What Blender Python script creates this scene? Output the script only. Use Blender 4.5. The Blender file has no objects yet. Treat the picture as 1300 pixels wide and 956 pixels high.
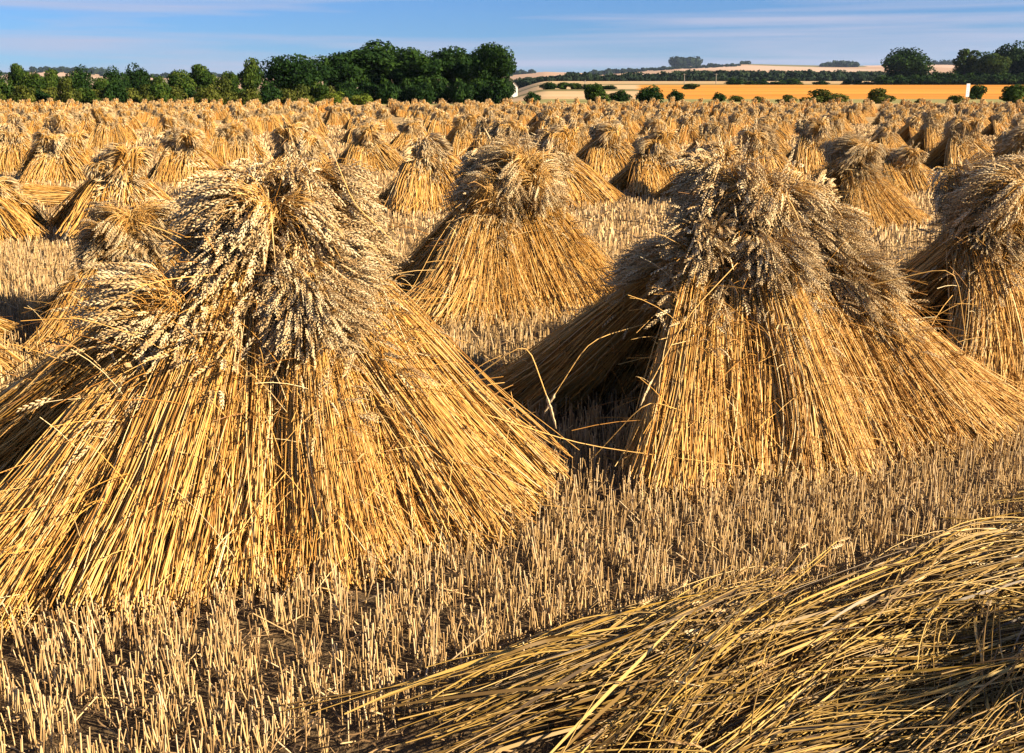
import bpy, math, random
import numpy as np
PI = math.pi
SC = bpy.context.scene
COL = SC.collection
RNG = np.random.default_rng(7)

# ------------------------------------------------------------------ camera
HC = 1.62; F = 1300.0; Y0 = 122.0; CY = 434.0
PITCH = math.atan((CY - Y0) / F)
cam_d = bpy.data.cameras.new('camera'); cam = bpy.data.objects.new('camera', cam_d); COL.objects.link(cam)
cam.location = (0, 0, HC); cam.rotation_euler = (PI/2 - PITCH, 0, 0)
cam_d.sensor_width = 36; cam_d.lens = 36.0 * F / 1300
cam_d.shift_y = -(478 - CY) / 1300
cam_d.clip_start = .05; cam_d.clip_end = 40000
SC.camera = cam

def project(x, y, z):
    c, s = math.cos(PITCH), math.sin(PITCH)
    dz = z - HC
    dep = y*c - dz*s; up = y*s + dz*c
    return 650 + F*x/dep, CY - F*up/dep, dep

# ------------------------------------------------------------------ terrain
LY = [-300, 15, 60, 115, 135, 190, 300, 700, 1500, 2600, 4200, 9000]
LZ = [0, 0, .0, .0, .45, .35, 0.3, 2, 12, 45, 70, 60]
RY = [-300, 15, 60, 115, 135, 200, 480, 500, 800, 1000, 1600, 2200]
RZ = [0, 0, .0, .0, .62, 1.10, 6.6, 6.7, 12.6, 14, 24, 48]
PXR = [-400, -100, 0, 60, 120, 150, 250, 350, 440, 650, 690, 760, 800, 850, 880, 930, 1000, 1060, 1180, 1230, 1400, 1800]
PYR = [99, 98, 97, 91, 92, 97, 99, 99, 98, 96, 93, 95, 91, 87, 85.5, 83.5, 85, 86, 84, 86, 88, 90]
HILLY = 4000.0
def terrain(x, y):
    x = np.asarray(x, float); y = np.asarray(y, float)
    a = x / np.maximum(y, 1.0)
    s = np.clip((a + .015) / .05, 0, 1); s = s*s*(3-2*s)
    s = np.where(y < 100, 0, s)
    zl = np.interp(y, LY[:9], LZ[:9]); zr = np.interp(y, RY, RZ)
    z = zl*(1-s) + zr*s
    top = HC + (Y0 - np.interp(650 + 1300*a, PXR, PYR)) / 1300 * HILLY
    t = np.clip((y - 1500) / (HILLY - 1500), 0, 1)
    t = t**1.25
    base = np.interp(np.minimum(y, 1500), LY, LZ)*(1-s) + np.interp(np.minimum(y, 1500), RY, RZ)*s
    z = np.where(y > 1500, base + (top - base)*t, z)
    z = np.where(y > HILLY, top - (y - HILLY)*.02, z)
    z = z + .02*np.sin(x*.5+1.3)*np.sin(y*.37)*np.clip((y-2)/8, 0, 1)*(y < 140)
    z = z + np.where(y > 1600, 5*np.sin(x*.004+2)*np.sin(y*.0031)*np.clip(1-abs(y-2600)/1000, 0, 1), 0)
    return z
def tz(x, y): return float(terrain(x, y))
def at(px, py):
    """ground point seen at a pixel of the photograph"""
    c, s = math.cos(PITCH), math.sin(PITCH)
    u = (px-650)/F; v = (CY-py)/F
    dx, dy, dz = u, c + v*s, v*c - s
    t = 1.0; step = .05
    while t < 6000:
        x, y, z = dx*t, dy*t, HC+dz*t
        if z < tz(x, y): break
        t += step*max(1, t*.05)
    return x, y

# ------------------------------------------------------------------ materials
def mat(name):
    m = bpy.data.materials.new(name); m.use_nodes = True
    nt = m.node_tree; b = nt.nodes['Principled BSDF']
    return m, nt, b
ALB = .74
def ramp(nt, stops):
    stops = [(p, tuple(v*ALB for v in c)) for p, c in stops]
    r = nt.nodes.new('ShaderNodeValToRGB'); e = r.color_ramp.elements
    e[0].position, e[0].color = stops[0][0], (*stops[0][1], 1)
    e[1].position, e[1].color = stops[-1][0], (*stops[-1][1], 1)
    for p, c in stops[1:-1]:
        n = e.new(p); n.color = (*c, 1)
    return r
def attr_mat(name, stops, rough=.5, spec=.4, noise=0, nscale=8, bump=0, trans=0):
    m, nt, b = mat(name)
    a = nt.nodes.new('ShaderNodeAttribute'); a.attribute_name = 'rnd'
    r = ramp(nt, stops)
    src = a.outputs['Fac']
    if noise:
        tc = nt.nodes.new('ShaderNodeTexCoord')
        n = nt.nodes.new('ShaderNodeTexNoise'); n.inputs['Scale'].default_value = nscale; n.inputs['Detail'].default_value = 3
        nt.links.new(tc.outputs['Object'], n.inputs['Vector'])
        ma = nt.nodes.new('ShaderNodeMath'); ma.operation = 'MULTIPLY_ADD'
        nt.links.new(n.outputs['Fac'], ma.inputs[0]); ma.inputs[1].default_value = noise*2
        sb = nt.nodes.new('ShaderNodeMath'); sb.operation = 'SUBTRACT'; sb.inputs[1].default_value = noise
        nt.links.new(src, ma.inputs[2]); nt.links.new(ma.outputs[0], sb.inputs[0]); src = sb.outputs[0]
    nt.links.new(src, r.inputs['Fac'])
    nt.links.new(r.outputs['Color'], b.inputs['Base Color'])
    b.inputs['Roughness'].default_value = rough
    b.inputs['Specular IOR Level'].default_value = spec
    if trans:
        tr = nt.nodes.new('ShaderNodeBsdfTranslucent'); mx = nt.nodes.new('ShaderNodeMixShader')
        mx.inputs[0].default_value = trans
        nt.links.new(r.outputs['Color'], tr.inputs['Color'])
        nt.links.new(b.outputs[0], mx.inputs[1]); nt.links.new(tr.outputs[0], mx.inputs[2])
        nt.links.new(mx.outputs[0], nt.nodes['Material Output'].inputs['Surface'])
    return m
M = {}
M['straw'] = attr_mat('golden_straw', [(0, (.18, .075, .014)), (.22, (.42, .195, .035)), (.5, (.68, .375, .085)), (.8, (.79, .51, .18)), (1, (.86, .73, .44))], .52, .25, noise=.12, nscale=5)
M['ear'] = attr_mat('wheat_ear', [(0, (.30, .17, .065)), (.5, (.62, .43, .205)), (1, (.86, .71, .44))], .6, .2, trans=.18, noise=.12, nscale=9)
M['leaf'] = attr_mat('dry_leaf', [(0, (.30, .14, .03)), (.5, (.50, .28, .08)), (1, (.66, .46, .20))], .55, .25, trans=.25)
M['stub'] = attr_mat('cut_stubble', [(0, (.15, .085, .035)), (.35, (.38, .24, .105)), (.7, (.64, .44, .195)), (1, (.78, .61, .38))], .5, .35)
M['litter'] = attr_mat('straw_litter', [(0, (.08, .05, .03)), (.5, (.26, .16, .07)), (1, (.5, .34, .17))], .7, .2)
M['swath'] = attr_mat('laid_straw', [(0, (.06, .034, .010)), (.35, (.20, .12, .025)), (.7, (.47, .30, .065)), (1, (.60, .43, .15))], .45, .4, noise=.15, nscale=3)
M['twine'] = attr_mat('baler_twine', [(0, (.35, .24, .10)), (1, (.45, .33, .16))], .8, .1)
M['core'] = attr_mat('shadow_toned_straw', [(0, (.07, .035, .012)), (1, (.30, .17, .05))], .8, .1, noise=.5, nscale=20)  # shadow inside the sheaves painted as dark brown; swath mat shares it
def folmat(name, d, mid, l):
    return attr_mat(name, [(0, d), (.5, mid), (1, l)], .7, .05, trans=.2)
M['fol_dark'] = folmat('dark_foliage', (.006, .020, .006), (.014, .040, .009), (.040, .085, .014))
M['fol_mid'] = folmat('green_foliage', (.010, .028, .006), (.028, .062, .010), (.09, .13, .02))
M['fol_bush'] = folmat('hedge_foliage', (.025, .040, .008), (.065, .085, .014), (.14, .15, .03))
M['fol_bright'] = folmat('bright_foliage', (.05, .085, .01), (.12, .17, .02), (.22, .25, .04))
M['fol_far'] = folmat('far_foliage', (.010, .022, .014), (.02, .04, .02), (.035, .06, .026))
M['bark'] = attr_mat('bark', [(0, (.05, .035, .025)), (1, (.13, .10, .07))], .9, .1, noise=.3, nscale=3)
def flat(name, c, rough=.7, nscale=0, amt=.25):
    m, nt, b = mat(name)
    b.inputs['Roughness'].default_value = rough
    if nscale:
        tc = nt.nodes.new('ShaderNodeTexCoord'); n = nt.nodes.new('ShaderNodeTexNoise')
        n.inputs['Scale'].default_value = nscale; n.inputs['Detail'].default_value = 6
        nt.links.new(tc.outputs['Object'], n.inputs['Vector'])
        r = ramp(nt, [(.3, tuple(v*(1-amt) for v in c)), (.7, tuple(min(1, v*(1+amt)) for v in c))])
        nt.links.new(n.outputs['Fac'], r.inputs['Fac']); nt.links.new(r.outputs['Color'], b.inputs['Base Color'])
    else: b.inputs['Base Color'].default_value = (*c, 1)
    return m
M['white'] = flat('white_render', (.75, .73, .68), .7, 3, .06)
M['tile'] = flat('roof_tile', (.30, .22, .17), .8, 4, .2)
M['glass'] = flat('window_glass', (.03, .035, .04), .1)
M['pole'] = flat('weathered_timber', (.28, .24, .20), .8, 3)
M['board'] = flat('sign_board', (.70, .72, .74), .5, 2, .06)
M['marks'] = flat('sign_lettering', (.20, .22, .42), .5)

# soil of the stubble field: clods, chaff and laid straw bits
def soil_mat():
    m, nt, b = mat('stubble_soil'); L = nt.links.new
    tc = nt.nodes.new('ShaderNodeTexCoord')
    def noise(s, d=6, st=(1, 1, 1)):
        mp = nt.nodes.new('ShaderNodeMapping'); mp.inputs['Scale'].default_value = st
        L(tc.outputs['Object'], mp.inputs[0])
        n = nt.nodes.new('ShaderNodeTexNoise'); n.inputs['Scale'].default_value = s; n.inputs['Detail'].default_value = d
        L(mp.outputs[0], n.inputs['Vector']); return n
    n1 = noise(40, 8); n2 = noise(1.3, 3)
    soil = ramp(nt, [(.3, (.030, .021, .015)), (.55, (.06, .042, .028)), (.75, (.15, .10, .055))])
    L(n1.outputs['Fac'], soil.inputs['Fac'])
    n3 = noise(9, 8, (.5, 1.6, 1))
    gold = ramp(nt, [(.3, (.28, .17, .07)), (.5, (.52, .36, .16)), (.75, (.72, .53, .27))])
    L(n3.outputs['Fac'], gold.inputs['Fac'])
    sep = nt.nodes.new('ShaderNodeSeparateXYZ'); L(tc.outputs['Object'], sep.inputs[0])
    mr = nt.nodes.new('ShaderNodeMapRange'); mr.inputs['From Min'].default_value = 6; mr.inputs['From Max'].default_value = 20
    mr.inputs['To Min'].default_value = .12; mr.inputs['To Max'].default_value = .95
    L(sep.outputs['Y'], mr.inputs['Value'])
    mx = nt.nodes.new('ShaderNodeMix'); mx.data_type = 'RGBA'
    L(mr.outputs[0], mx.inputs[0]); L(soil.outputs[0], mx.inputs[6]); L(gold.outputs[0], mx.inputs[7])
    L(mx.outputs[2], b.inputs['Base Color'])
    bp = nt.nodes.new('ShaderNodeBump'); bp.inputs['Strength'].default_value = .9; bp.inputs['Distance'].default_value = .03
    L(n1.outputs['Fac'], bp.inputs['Height']); L(bp.outputs[0], b.inputs['Normal'])
    b.inputs['Roughness'].default_value = .95; b.inputs['Specular IOR Level'].default_value = .1
    return m
def field_mat(name, c1, c2, scale=.05, st=(.25, 1, 1)):
    m, nt, b = mat(name); L = nt.links.new
    tc = nt.nodes.new('ShaderNodeTexCoord'); mp = nt.nodes.new('ShaderNodeMapping'); mp.inputs['Scale'].default_value = st
    n = nt.nodes.new('ShaderNodeTexNoise'); n.inputs['Scale'].default_value = scale; n.inputs['Detail'].default_value = 8
    L(tc.outputs['Object'], mp.inputs[0]); L(mp.outputs[0], n.inputs['Vector'])
    r = ramp(nt, [(.35, c1), (.65, c2)]); L(n.outputs['Fac'], r.inputs['Fac']); L(r.outputs[0], b.inputs['Base Color'])
    b.inputs['Roughness'].default_value = .9; b.inputs['Specular IOR Level'].default_value = .1
    return m
def hill_mat():
    m, nt, b = mat('downland_fields'); L = nt.links.new
    tc = nt.nodes.new('ShaderNodeTexCoord'); mp = nt.nodes.new('ShaderNodeMapping')
    mp.inputs['Scale'].default_value = (1, .55, 0); mp.inputs['Rotation'].default_value = (0, 0, .35)
    v = nt.nodes.new('ShaderNodeTexVoronoi'); v.inputs['Scale'].default_value = .0022; v.inputs['Randomness'].default_value = .8
    L(tc.outputs['Object'], mp.inputs[0]); L(mp.outputs[0], v.inputs['Vector'])
    sp = nt.nodes.new('ShaderNodeSeparateColor'); L(v.outputs['Color'], sp.inputs[0])
    r = ramp(nt, [(0, (.46, .32, .22)), (.3, (.55, .40, .30)), (.55, (.42, .30, .20)), (.74, (.20, .19, .10)), (.88, (.52, .40, .30)), (1, (.12, .15, .07))])
    r.color_ramp.interpolation = 'CONSTANT'
    L(sp.outputs[0], r.inputs['Fac']); L(r.outputs[0], b.inputs['Base Color'])
    b.inputs['Roughness'].default_value = .95; b.inputs['Specular IOR Level'].default_value = 0
    return m
M['soil'] = soil_mat()
M['grass'] = field_mat('field_margin_grass', (.22, .21, .07), (.36, .33, .12), .3)
M['orange'] = field_mat('ripe_corn_field', (.50, .18, .015), (.72, .34, .05), .05, (.12, 1, 1))
M['pale'] = field_mat('pale_stubble_field', (.50, .34, .17), (.62, .46, .26), .04)
M['scrub'] = field_mat('rough_pasture', (.10, .11, .04), (.24, .20, .08), .03)
M['hill'] = hill_mat()

# ------------------------------------------------------------------ mesh helpers
class Buf:
    def __init__(s): s.v = []; s.f = []; s.r = []; s.m = []; s.n = 0
    def add(s, v, f, r, m=0):
        v = np.asarray(v, np.float32).reshape(-1, 3); f = np.asarray(f, np.int32)
        s.v.append(v); s.f.append(f + s.n); s.n += len(v)
        s.r.append(np.broadcast_to(np.asarray(r, np.float32), (len(v),)).copy()); s.m.append(np.full(len(f), m, np.int32))
    def arrays(s): return np.concatenate(s.v), np.concatenate(s.f), np.concatenate(s.r), np.concatenate(s.m)
    def mesh(s, name, mats, smooth=True):
        v, f, r, m = s.arrays()
        me = bpy.data.meshes.new(name); k = f.shape[1]
        me.vertices.add(len(v)); me.vertices.foreach_set('co', v.ravel())
        me.loops.add(f.size); me.loops.foreach_set('vertex_index', f.ravel())
        me.polygons.add(len(f)); me.polygons.foreach_set('loop_start', np.arange(0, f.size, k, dtype=np.int32))
        me.polygons.foreach_set('material_index', m)
        me.polygons.foreach_set('use_smooth', np.full(len(f), smooth, bool))
        a = me.attributes.new('rnd', 'FLOAT', 'POINT'); a.data.foreach_set('value', r)
        for x in (mats if isinstance(mats, list) else [mats]): me.materials.append(x)
        me.update(calc_edges=True); return me
def link(name, me, parent=None, loc=(0, 0, 0), rot=(0, 0, 0), scale=(1, 1, 1)):
    o = bpy.data.objects.new(name, me); COL.objects.link(o)
    o.location = loc; o.rotation_euler = rot; o.scale = scale
    if parent: o.parent = parent
    return o
def tag(o, label=None, cat=None, group=None, kind=None):
    if label:
        o['label'] = label
        if not 4 <= len(label.split()) <= 16: print('LABEL', len(label.split()), label)
    if cat: o['category'] = cat
    if group: o['group'] = group
    if kind: o['kind'] = kind
    return o
def nrm(a): return a / np.maximum(np.linalg.norm(a, axis=-1, keepdims=True), 1e-9)
def tubes(buf, P, R, k=3, rnd=0, m=0, rng=RNG, flat=1.0, ref=None):
    """P (N,S,3) paths, R (N,S) radii -> k-sided open tubes (k=2: ribbons)"""
    N, S, _ = P.shape
    T = np.empty_like(P); T[:, 1:-1] = P[:, 2:] - P[:, :-2]; T[:, 0] = P[:, 1]-P[:, 0]; T[:, -1] = P[:, -1]-P[:, -2]
    T = nrm(T)
    if ref is None: ref = nrm(rng.normal(size=(N, 1, 3)))
    U = nrm(np.cross(T, np.broadcast_to(ref, T.shape))); V = np.cross(T, U)
    rr = np.repeat(np.broadcast_to(np.asarray(rnd, np.float32), (N,)), S*k)
    if k == 2:
        W = U*R[..., None]
        v = np.stack([P-W, P+W], 2).reshape(-1, 3)
        b = (np.arange(N)*S*2)[:, None] + (np.arange(S-1)*2)[None]
        f = np.stack([b, b+1, b+3, b+2], -1).reshape(-1, 4)
    else:
        ang = np.arange(k)*2*PI/k
        v = P[:, :, None] + R[:, :, None, None]*(U[:, :, None]*np.cos(ang)[:, None] + V[:, :, None]*(np.sin(ang)*flat)[:, None])
        v = v.reshape(-1, 3)
        b = (np.arange(N)*S*k)[:, None, None] + (np.arange(S-1)*k)[None, :, None]
        j = np.arange(k)[None, None]; j2 = (j+1) % k
        f = np.stack([b+j, b+j2, b+k+j2, b+k+j], -1).reshape(-1, 4)
    buf.add(v, f, rr, m)
def ears_geo(buf, E, width, rnd, m=0, k=4, rng=RNG):
    """E (N,S,3) ear paths; zigzag spikelets"""
    N, S, _ = E.shape
    t = np.linspace(0, 1, S)
    prof = np.interp(t, [0, .12, .45, .85, 1], [.35, .9, 1, .7, .12])
    alt = np.where(np.arange(S) % 2 == 0, 1.0, .62)
    R = width[:, None]*.5*(prof*alt)[None]
    T = nrm(E[:, -1]-E[:, 0]); ref = nrm(rng.normal(size=(N, 3)))
    side = nrm(np.cross(T, ref))
    off = np.where((np.arange(S)//2) % 2 == 0, 1, -1)*.10*prof
    P = E + side[:, None]*off[None, :, None]*width[:, None, None]
    tubes(buf, P, R, k, rnd, m, rng, flat=.75, ref=ref[:, None])

def ears_hd(buf, E, width, rnd, m=0, rng=RNG, nsp=11):
    """each ear: two ranks of overlapping spikelets along the path E (N,S,3)"""
    N, S, _ = E.shape
    T = nrm(E[:, -1]-E[:, 0]); ref = nrm(rng.normal(size=(N, 3))); side = nrm(np.cross(T, ref))
    tt = (np.arange(nsp)+.3)/nsp*.93
    idx = tt*(S-1); i0 = idx.astype(int); fr = (idx-i0)[None, :, None]
    C = E[:, i0]*(1-fr)+E[:, np.minimum(i0+1, S-1)]*fr
    D = nrm(E[:, np.minimum(i0+1, S-1)]-E[:, i0])
    prof = np.interp(tt, [0, .15, .6, 1], [.7, 1, .9, .5])
    sg = np.where(np.arange(nsp) % 2 == 0, 1.0, -1.0)
    sd = side[:, None]*sg[None, :, None]
    w = width[:, None]*prof[None]
    B0 = C + sd*(w*.08)[..., None]; ln = w*1.25
    d1 = nrm(D + sd*.42 + rng.normal(0, .07, (N, nsp, 3)))
    P = B0[:, :, None] + d1[:, :, None]*(ln[..., None]*np.array([0, .45, 1.0]))[..., None]
    R = (w*.27)[..., None]*np.array([.45, 1, .06])
    K = N*nsp
    tubes(buf, P.reshape(K, 3, 3), R.reshape(K, 3), 4, np.repeat(rnd, nsp)+rng.uniform(-.12, .12, K), m, rng, flat=.8, ref=np.repeat(ref[:, None], nsp, 1).reshape(K, 1, 3))
LEAN = .54
def sheaf_paths(rng, n, L=1.30, S=10, SE=11, prof=None, hang=1.0, stiff=.012, wide=1.0, droop=1.0):
    """stalk paths of one sheaf: foot at origin, leaning towards +y, heads falling outwards (-y)"""
    a = nrm(np.array([0, LEAN, 1.0]))
    th = rng.uniform(0, 2*PI, n); rho = rng.uniform(.0, 1, n)**.38
    ln = L*rng.normal(1, .055, n).clip(.8, 1.13)
    body = np.where(rng.random(n) < (.13 if prof else .28), rng.uniform(.45, .78, n), rng.uniform(.78, .94, n))*L
    ln = body + hang*rng.uniform(.10, .30, n)
    th2 = th + rng.normal(0, .42, n)
    # tufts: group stalks in locks
    nt_ = 16; lock = rng.integers(0, nt_, n); lock_th = rng.uniform(0, 2*PI, nt_)
    s = np.linspace(0, 1, S)
    prx = np.interp(s, [0, .28, .5, .62, 1], prof or [.33, .29, .255, .225, .105])*wide
    pry = np.interp(s, [0, .28, .5, .62, 1], [.21, .175, .14, .125, .095])
    thS = th[:, None]*(1-s)+th2[:, None]*s
    fx = 1 + rng.normal(0, .10, n)[:, None]*(1-s)
    X = rho[:, None]*prx*np.cos(thS)*fx; Y = rho[:, None]*pry*np.sin(thS)*fx
    nl = 22; lk = (th/(2*PI)*nl + rng.normal(0, .35, n)).astype(int) % nl
    lr = rng.normal(1, .10, nl)[lk]; la = rng.normal(0, .13, nl)[lk]
    thS = thS + la[:, None]*np.sin(PI*np.clip(s*1.15, 0, 1)); X = rho[:, None]*prx*np.cos(thS)*fx*lr[:, None]; Y = rho[:, None]*pry*np.sin(thS)*fx*lr[:, None]
    C = a[None, None]*(s[None, :, None]*body[:, None, None])
    P = C.copy(); P[..., 0] += X; P[..., 1] += Y
    bend = rng.normal(0, .022, (n, 2)); P[..., 0] += bend[:, :1]*np.sin(PI*s); P[..., 1] += bend[:, 1:]*np.sin(PI*s)
    P[..., 2] += (rng.uniform(-.02, .05, n)[:, None])*(1-s)
    t0 = nrm(P[:, -1]-P[:, -2])
    h = np.stack([np.cos(th2)*.75, np.sin(th2)*.6-.62, np.zeros(n)], 1)
    lock = ((th2/(2*PI))*11).astype(int) % 11 + 11*(body > .76*L)
    NL = 22; h[:, :2] += rng.normal(0, .42, (NL, 2))[lock] + rng.normal(0, .09, (n, 2))
    h = nrm(h)
    Ld = np.maximum(ln - body, .12); earL = rng.uniform(.095, .14, n)
    kk = rng.uniform(.75, 1.25, n)*droop
    u0 = rng.random(n)
    kk = np.where(u0 < stiff, rng.uniform(.0, .3, n), kk)
    S2 = 7
    seg = np.concatenate([np.repeat((Ld/S2)[:, None], S2, 1), np.repeat((earL/(SE-1))[:, None], SE-1, 1)], 1)
    # angle turned from the stalk direction: bends over within a hand's width, then hangs along the slope
    cl = np.cumsum(seg, 1)
    phi = (cl/(hang*rng.uniform(.035, .115, NL)[lock]*rng.uniform(.75, 1.25, n))[:, None])*kk[:, None]
    short = (body < .76*L) & (rng.random(n) < .55)
    pmax = np.where(u0 < stiff, .5, np.where(short, rng.uniform(.15, .8, n), rng.uniform(2.3, 3.0, NL)[lock] + rng.normal(0, .12, n)))[:, None]
    phi = pmax*np.tanh(phi/pmax)
    e2 = nrm(h - t0*(h*t0).sum(1, keepdims=True))
    D = t0[:, None]*np.cos(phi)[..., None] + e2[:, None]*np.sin(phi)[..., None]
    D[..., 2] -= .15*np.clip(phi-1.2, 0, 1)
    D = nrm(D)
    Q = P[:, -1][:, None] + np.cumsum(D*seg[..., None], 1)
    stalk = np.concatenate([P, Q[:, :S2]], 1); ear = Q[:, S2-1:]
    return stalk, ear
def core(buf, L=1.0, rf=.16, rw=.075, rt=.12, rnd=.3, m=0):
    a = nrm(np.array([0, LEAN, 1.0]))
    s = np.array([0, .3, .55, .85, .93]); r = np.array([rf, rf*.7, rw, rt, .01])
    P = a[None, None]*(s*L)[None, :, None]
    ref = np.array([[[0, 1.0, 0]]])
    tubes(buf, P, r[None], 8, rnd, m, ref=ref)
def leaves(buf, rng, stalk, n, m=0):
    idx = rng.integers(0, len(stalk), n); j = rng.integers(4, 12, n)
    p0 = stalk[idx, j]; t = nrm(stalk[idx, np.minimum(j+1, stalk.shape[1]-1)]-p0)
    o = nrm(t + rng.normal(0, .55, (n, 3))); ln = rng.uniform(.08, .26, n)
    u = np.linspace(0, 1, 6)
    P = p0[:, None] + o[:, None]*(u[None, :, None]*ln[:, None, None])
    P[..., 2] -= (u**2)[None]*ln[:, None]*rng.uniform(.2, .9, n)[:, None]
    R = np.interp(u, [0, .3, 1], [.002, .0042, .0005])[None]*np.ones((n, 1))
    tubes(buf, P, R, 2, rng.random(n), m, rng)

def sheaf_hd(i, n=1500):
    rng = np.random.default_rng(100+i)
    st, ea = sheaf_paths(rng, n, L=rng.uniform(1.38, 1.50), prof=[.31, .225, .185, .17, .105], hang=.6, wide=rng.uniform(.9, 1.15), droop=rng.uniform(.9, 1.1))
    b = Buf(); r = (rng.beta(2.2, 1.8, n))
    taper = np.interp(np.linspace(0, 1, st.shape[1]), [0, 1], [1.15, .65])
    tubes(b, st, (rng.uniform(.0014, .0023, n)[:, None]*taper), 3, r, 0, rng)
    # straggling and broken straws that cross the bundle
    k = 230; idx = rng.integers(0, n, k); p0 = st[idx, rng.integers(1, 9, k)]; d = nrm(np.array([0, -.6, 0]) + rng.normal(0, .8, (k, 3)))
    u = np.linspace(0, 1, 5); ln = rng.uniform(.08, .42, k)
    Q = p0[:, None] + d[:, None]*(u[None, :, None]*ln[:, None, None]); Q[..., 2] -= (u**2)[None]*.08
    Q[..., 2] = np.maximum(Q[..., 2], .004)
    tubes(b, Q, np.full((k, 5), .0016), 3, rng.random(k), 0, rng)
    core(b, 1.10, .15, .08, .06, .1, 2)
    leaves(b, rng, st, 420, 1)
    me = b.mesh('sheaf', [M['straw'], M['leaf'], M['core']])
    ke = rng.random(n) < .54; ne = int(ke.sum())
    e = Buf(); ears_hd(e, ea[ke], rng.uniform(.0145, .0195, ne), np.clip(rng.normal(.66, .25, ne), 0, 1), 0, rng)
    me2 = e.mesh('ears', M['ear'], smooth=False)
    t = Buf(); ang = np.linspace(0, 2*PI, 25); a = nrm(np.array([0, LEAN, 1.0]))
    c = a*.56*L_(rng)
    P = np.stack([c[0]+.18*np.cos(ang), c[1]+.145*np.sin(ang), c[2]+.01*np.sin(3*ang)], 1)[None]
    tubes(t, P, np.full((1, 25), .0035), 5, .5, 0, rng, ref=np.array([[[0, 0, 1.0]]]))
    me3 = t.mesh('twine', M['twine'])
    return me, me2, me3
def L_(rng): return rng.uniform(.95, 1.05)
def sheaf_md(i, n=800):
    rng = np.random.default_rng(300+i)
    st, ea = sheaf_paths(rng, n, L=rng.uniform(1.38, 1.50), hang=.5, S=7, SE=5, wide=rng.uniform(.9, 1.15), droop=rng.uniform(.9, 1.15))
    b = Buf(); tubes(b, st, np.full((n, st.shape[1]), .0040), 3, rng.beta(2.2, 1.8, n), 0, rng)
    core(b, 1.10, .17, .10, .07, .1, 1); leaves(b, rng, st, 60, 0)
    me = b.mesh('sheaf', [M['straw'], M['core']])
    e = Buf(); ears_geo(e, ea, rng.uniform(.015, .021, n), np.clip(rng.normal(.66, .24, n), 0, 1), 0, 4, rng)
    return me, e.mesh('ears', M['ear'], smooth=False), None

def layout(rng, pairs=4, length=1.5, half=.50):
    """(x, y, rot, roll, scale) of each sheaf; ridge along local x; local -y is the front side"""
    out = []
    for side in (0, 1):
        for k in range(pairs):
            u = (k+.5)/pairs*2-1 if pairs > 1 else 0
            fx = u*(length*.5-.22) + rng.normal(0, .03); fy = -half - .07*u*u + rng.normal(0, .03)
            roll = -u*.50 + rng.normal(0, .06); rz = rng.normal(0, .10) - u*.12
            sc = np.clip(rng.normal(1, .10), .80, 1.14)
            if side: out.append((-fx, -fy, rz+PI, roll, sc))
            else: out.append((fx, fy, rz, roll, sc))
    return out
def rotm(rz, ry):
    cz, sz, cy, sy = math.cos(rz), math.sin(rz), math.cos(ry), math.sin(ry)
    return np.array([[cz, -sz, 0], [sz, cz, 0], [0, 0, 1]]) @ np.array([[cy, 0, sy], [0, 1, 0], [-sy, 0, cy]])

print('building sheaves')
HD = [sheaf_hd(i) for i in range(7)]
MD = [sheaf_md(i) for i in range(5)]

def stook(x, y, rz, s, label, lib, rng, group='straw stooks standing in the stubble field', pairs=4, length=1.5, half=.5, lay=None, hs=1.0):
    root = bpy.data.objects.new('straw_stook', None); COL.objects.link(root)
    root.empty_display_size = .3
    root.location = (x, y, tz(x, y)-.01); root.rotation_euler = (0, 0, rz); root.scale = (s*hs, s*hs, s)
    tag(root, label, 'stook', group)
    for (fx, fy, r, roll, sc) in (lay or layout(rng, pairs, length, half)):
        me, me2, me3 = lib[rng.integers(0, len(lib))]
        mir = 1 if rng.random() < .5 else -1
        sh = link('sheaf', me, root, (fx, fy, 0), (0, roll, r), (sc*mir, sc, sc))
        link('ears', me2, sh)
        if me3: link('twine', me3, sh)
    return root

def lump(i, nst, near):
    """a whole stook as one mesh for the far rows"""
    rng = np.random.default_rng(500+i); b = Buf()
    for (fx, fy, r, roll, sc) in layout(rng, 4 if near else 3, rng.uniform(1.3, 1.7), rng.uniform(.42, .52)):
        t = Buf()
        st, ea = sheaf_paths(rng, nst, L=rng.uniform(1.35, 1.45), hang=.4, S=5, SE=3, droop=rng.uniform(.9, 1.15), wide=1.15)
        st = st[:, [0, 1, 2, 3, 4, 7, 9, 11]] if near else st[:, [0, 2, 4, 8, 11]]
        tubes(t, st, np.full((nst, st.shape[1]), .0065 if near else .018), 3 if near else 2, rng.beta(2.2, 1.8, nst), 0, rng)
        w = .026 if near else .05
        tubes(t, ea, np.full((nst, 3), w*.5)*np.array([1, 1, .3]), 3, np.clip(rng.normal(.68, .22, nst), 0, 1), 1, rng)
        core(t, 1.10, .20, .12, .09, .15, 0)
        v, f, rr, m = t.arrays()
        v = (v*sc) @ rotm(r, roll).T + np.array([fx, fy, 0])
        v[:, 2] = np.maximum(v[:, 2], -.02)
        b.v.append(v.astype(np.float32)); b.f.append(f+b.n); b.n += len(v); b.r.append(rr); b.m.append(m)
    return b
LDb = [lump(i, 230, True) for i in range(6)]
LD = [b.mesh('straw_stook', [M['straw'], M['ear']]) for b in LDb]
FARb = [lump(20+i, 16, False) for i in range(4)]

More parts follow.
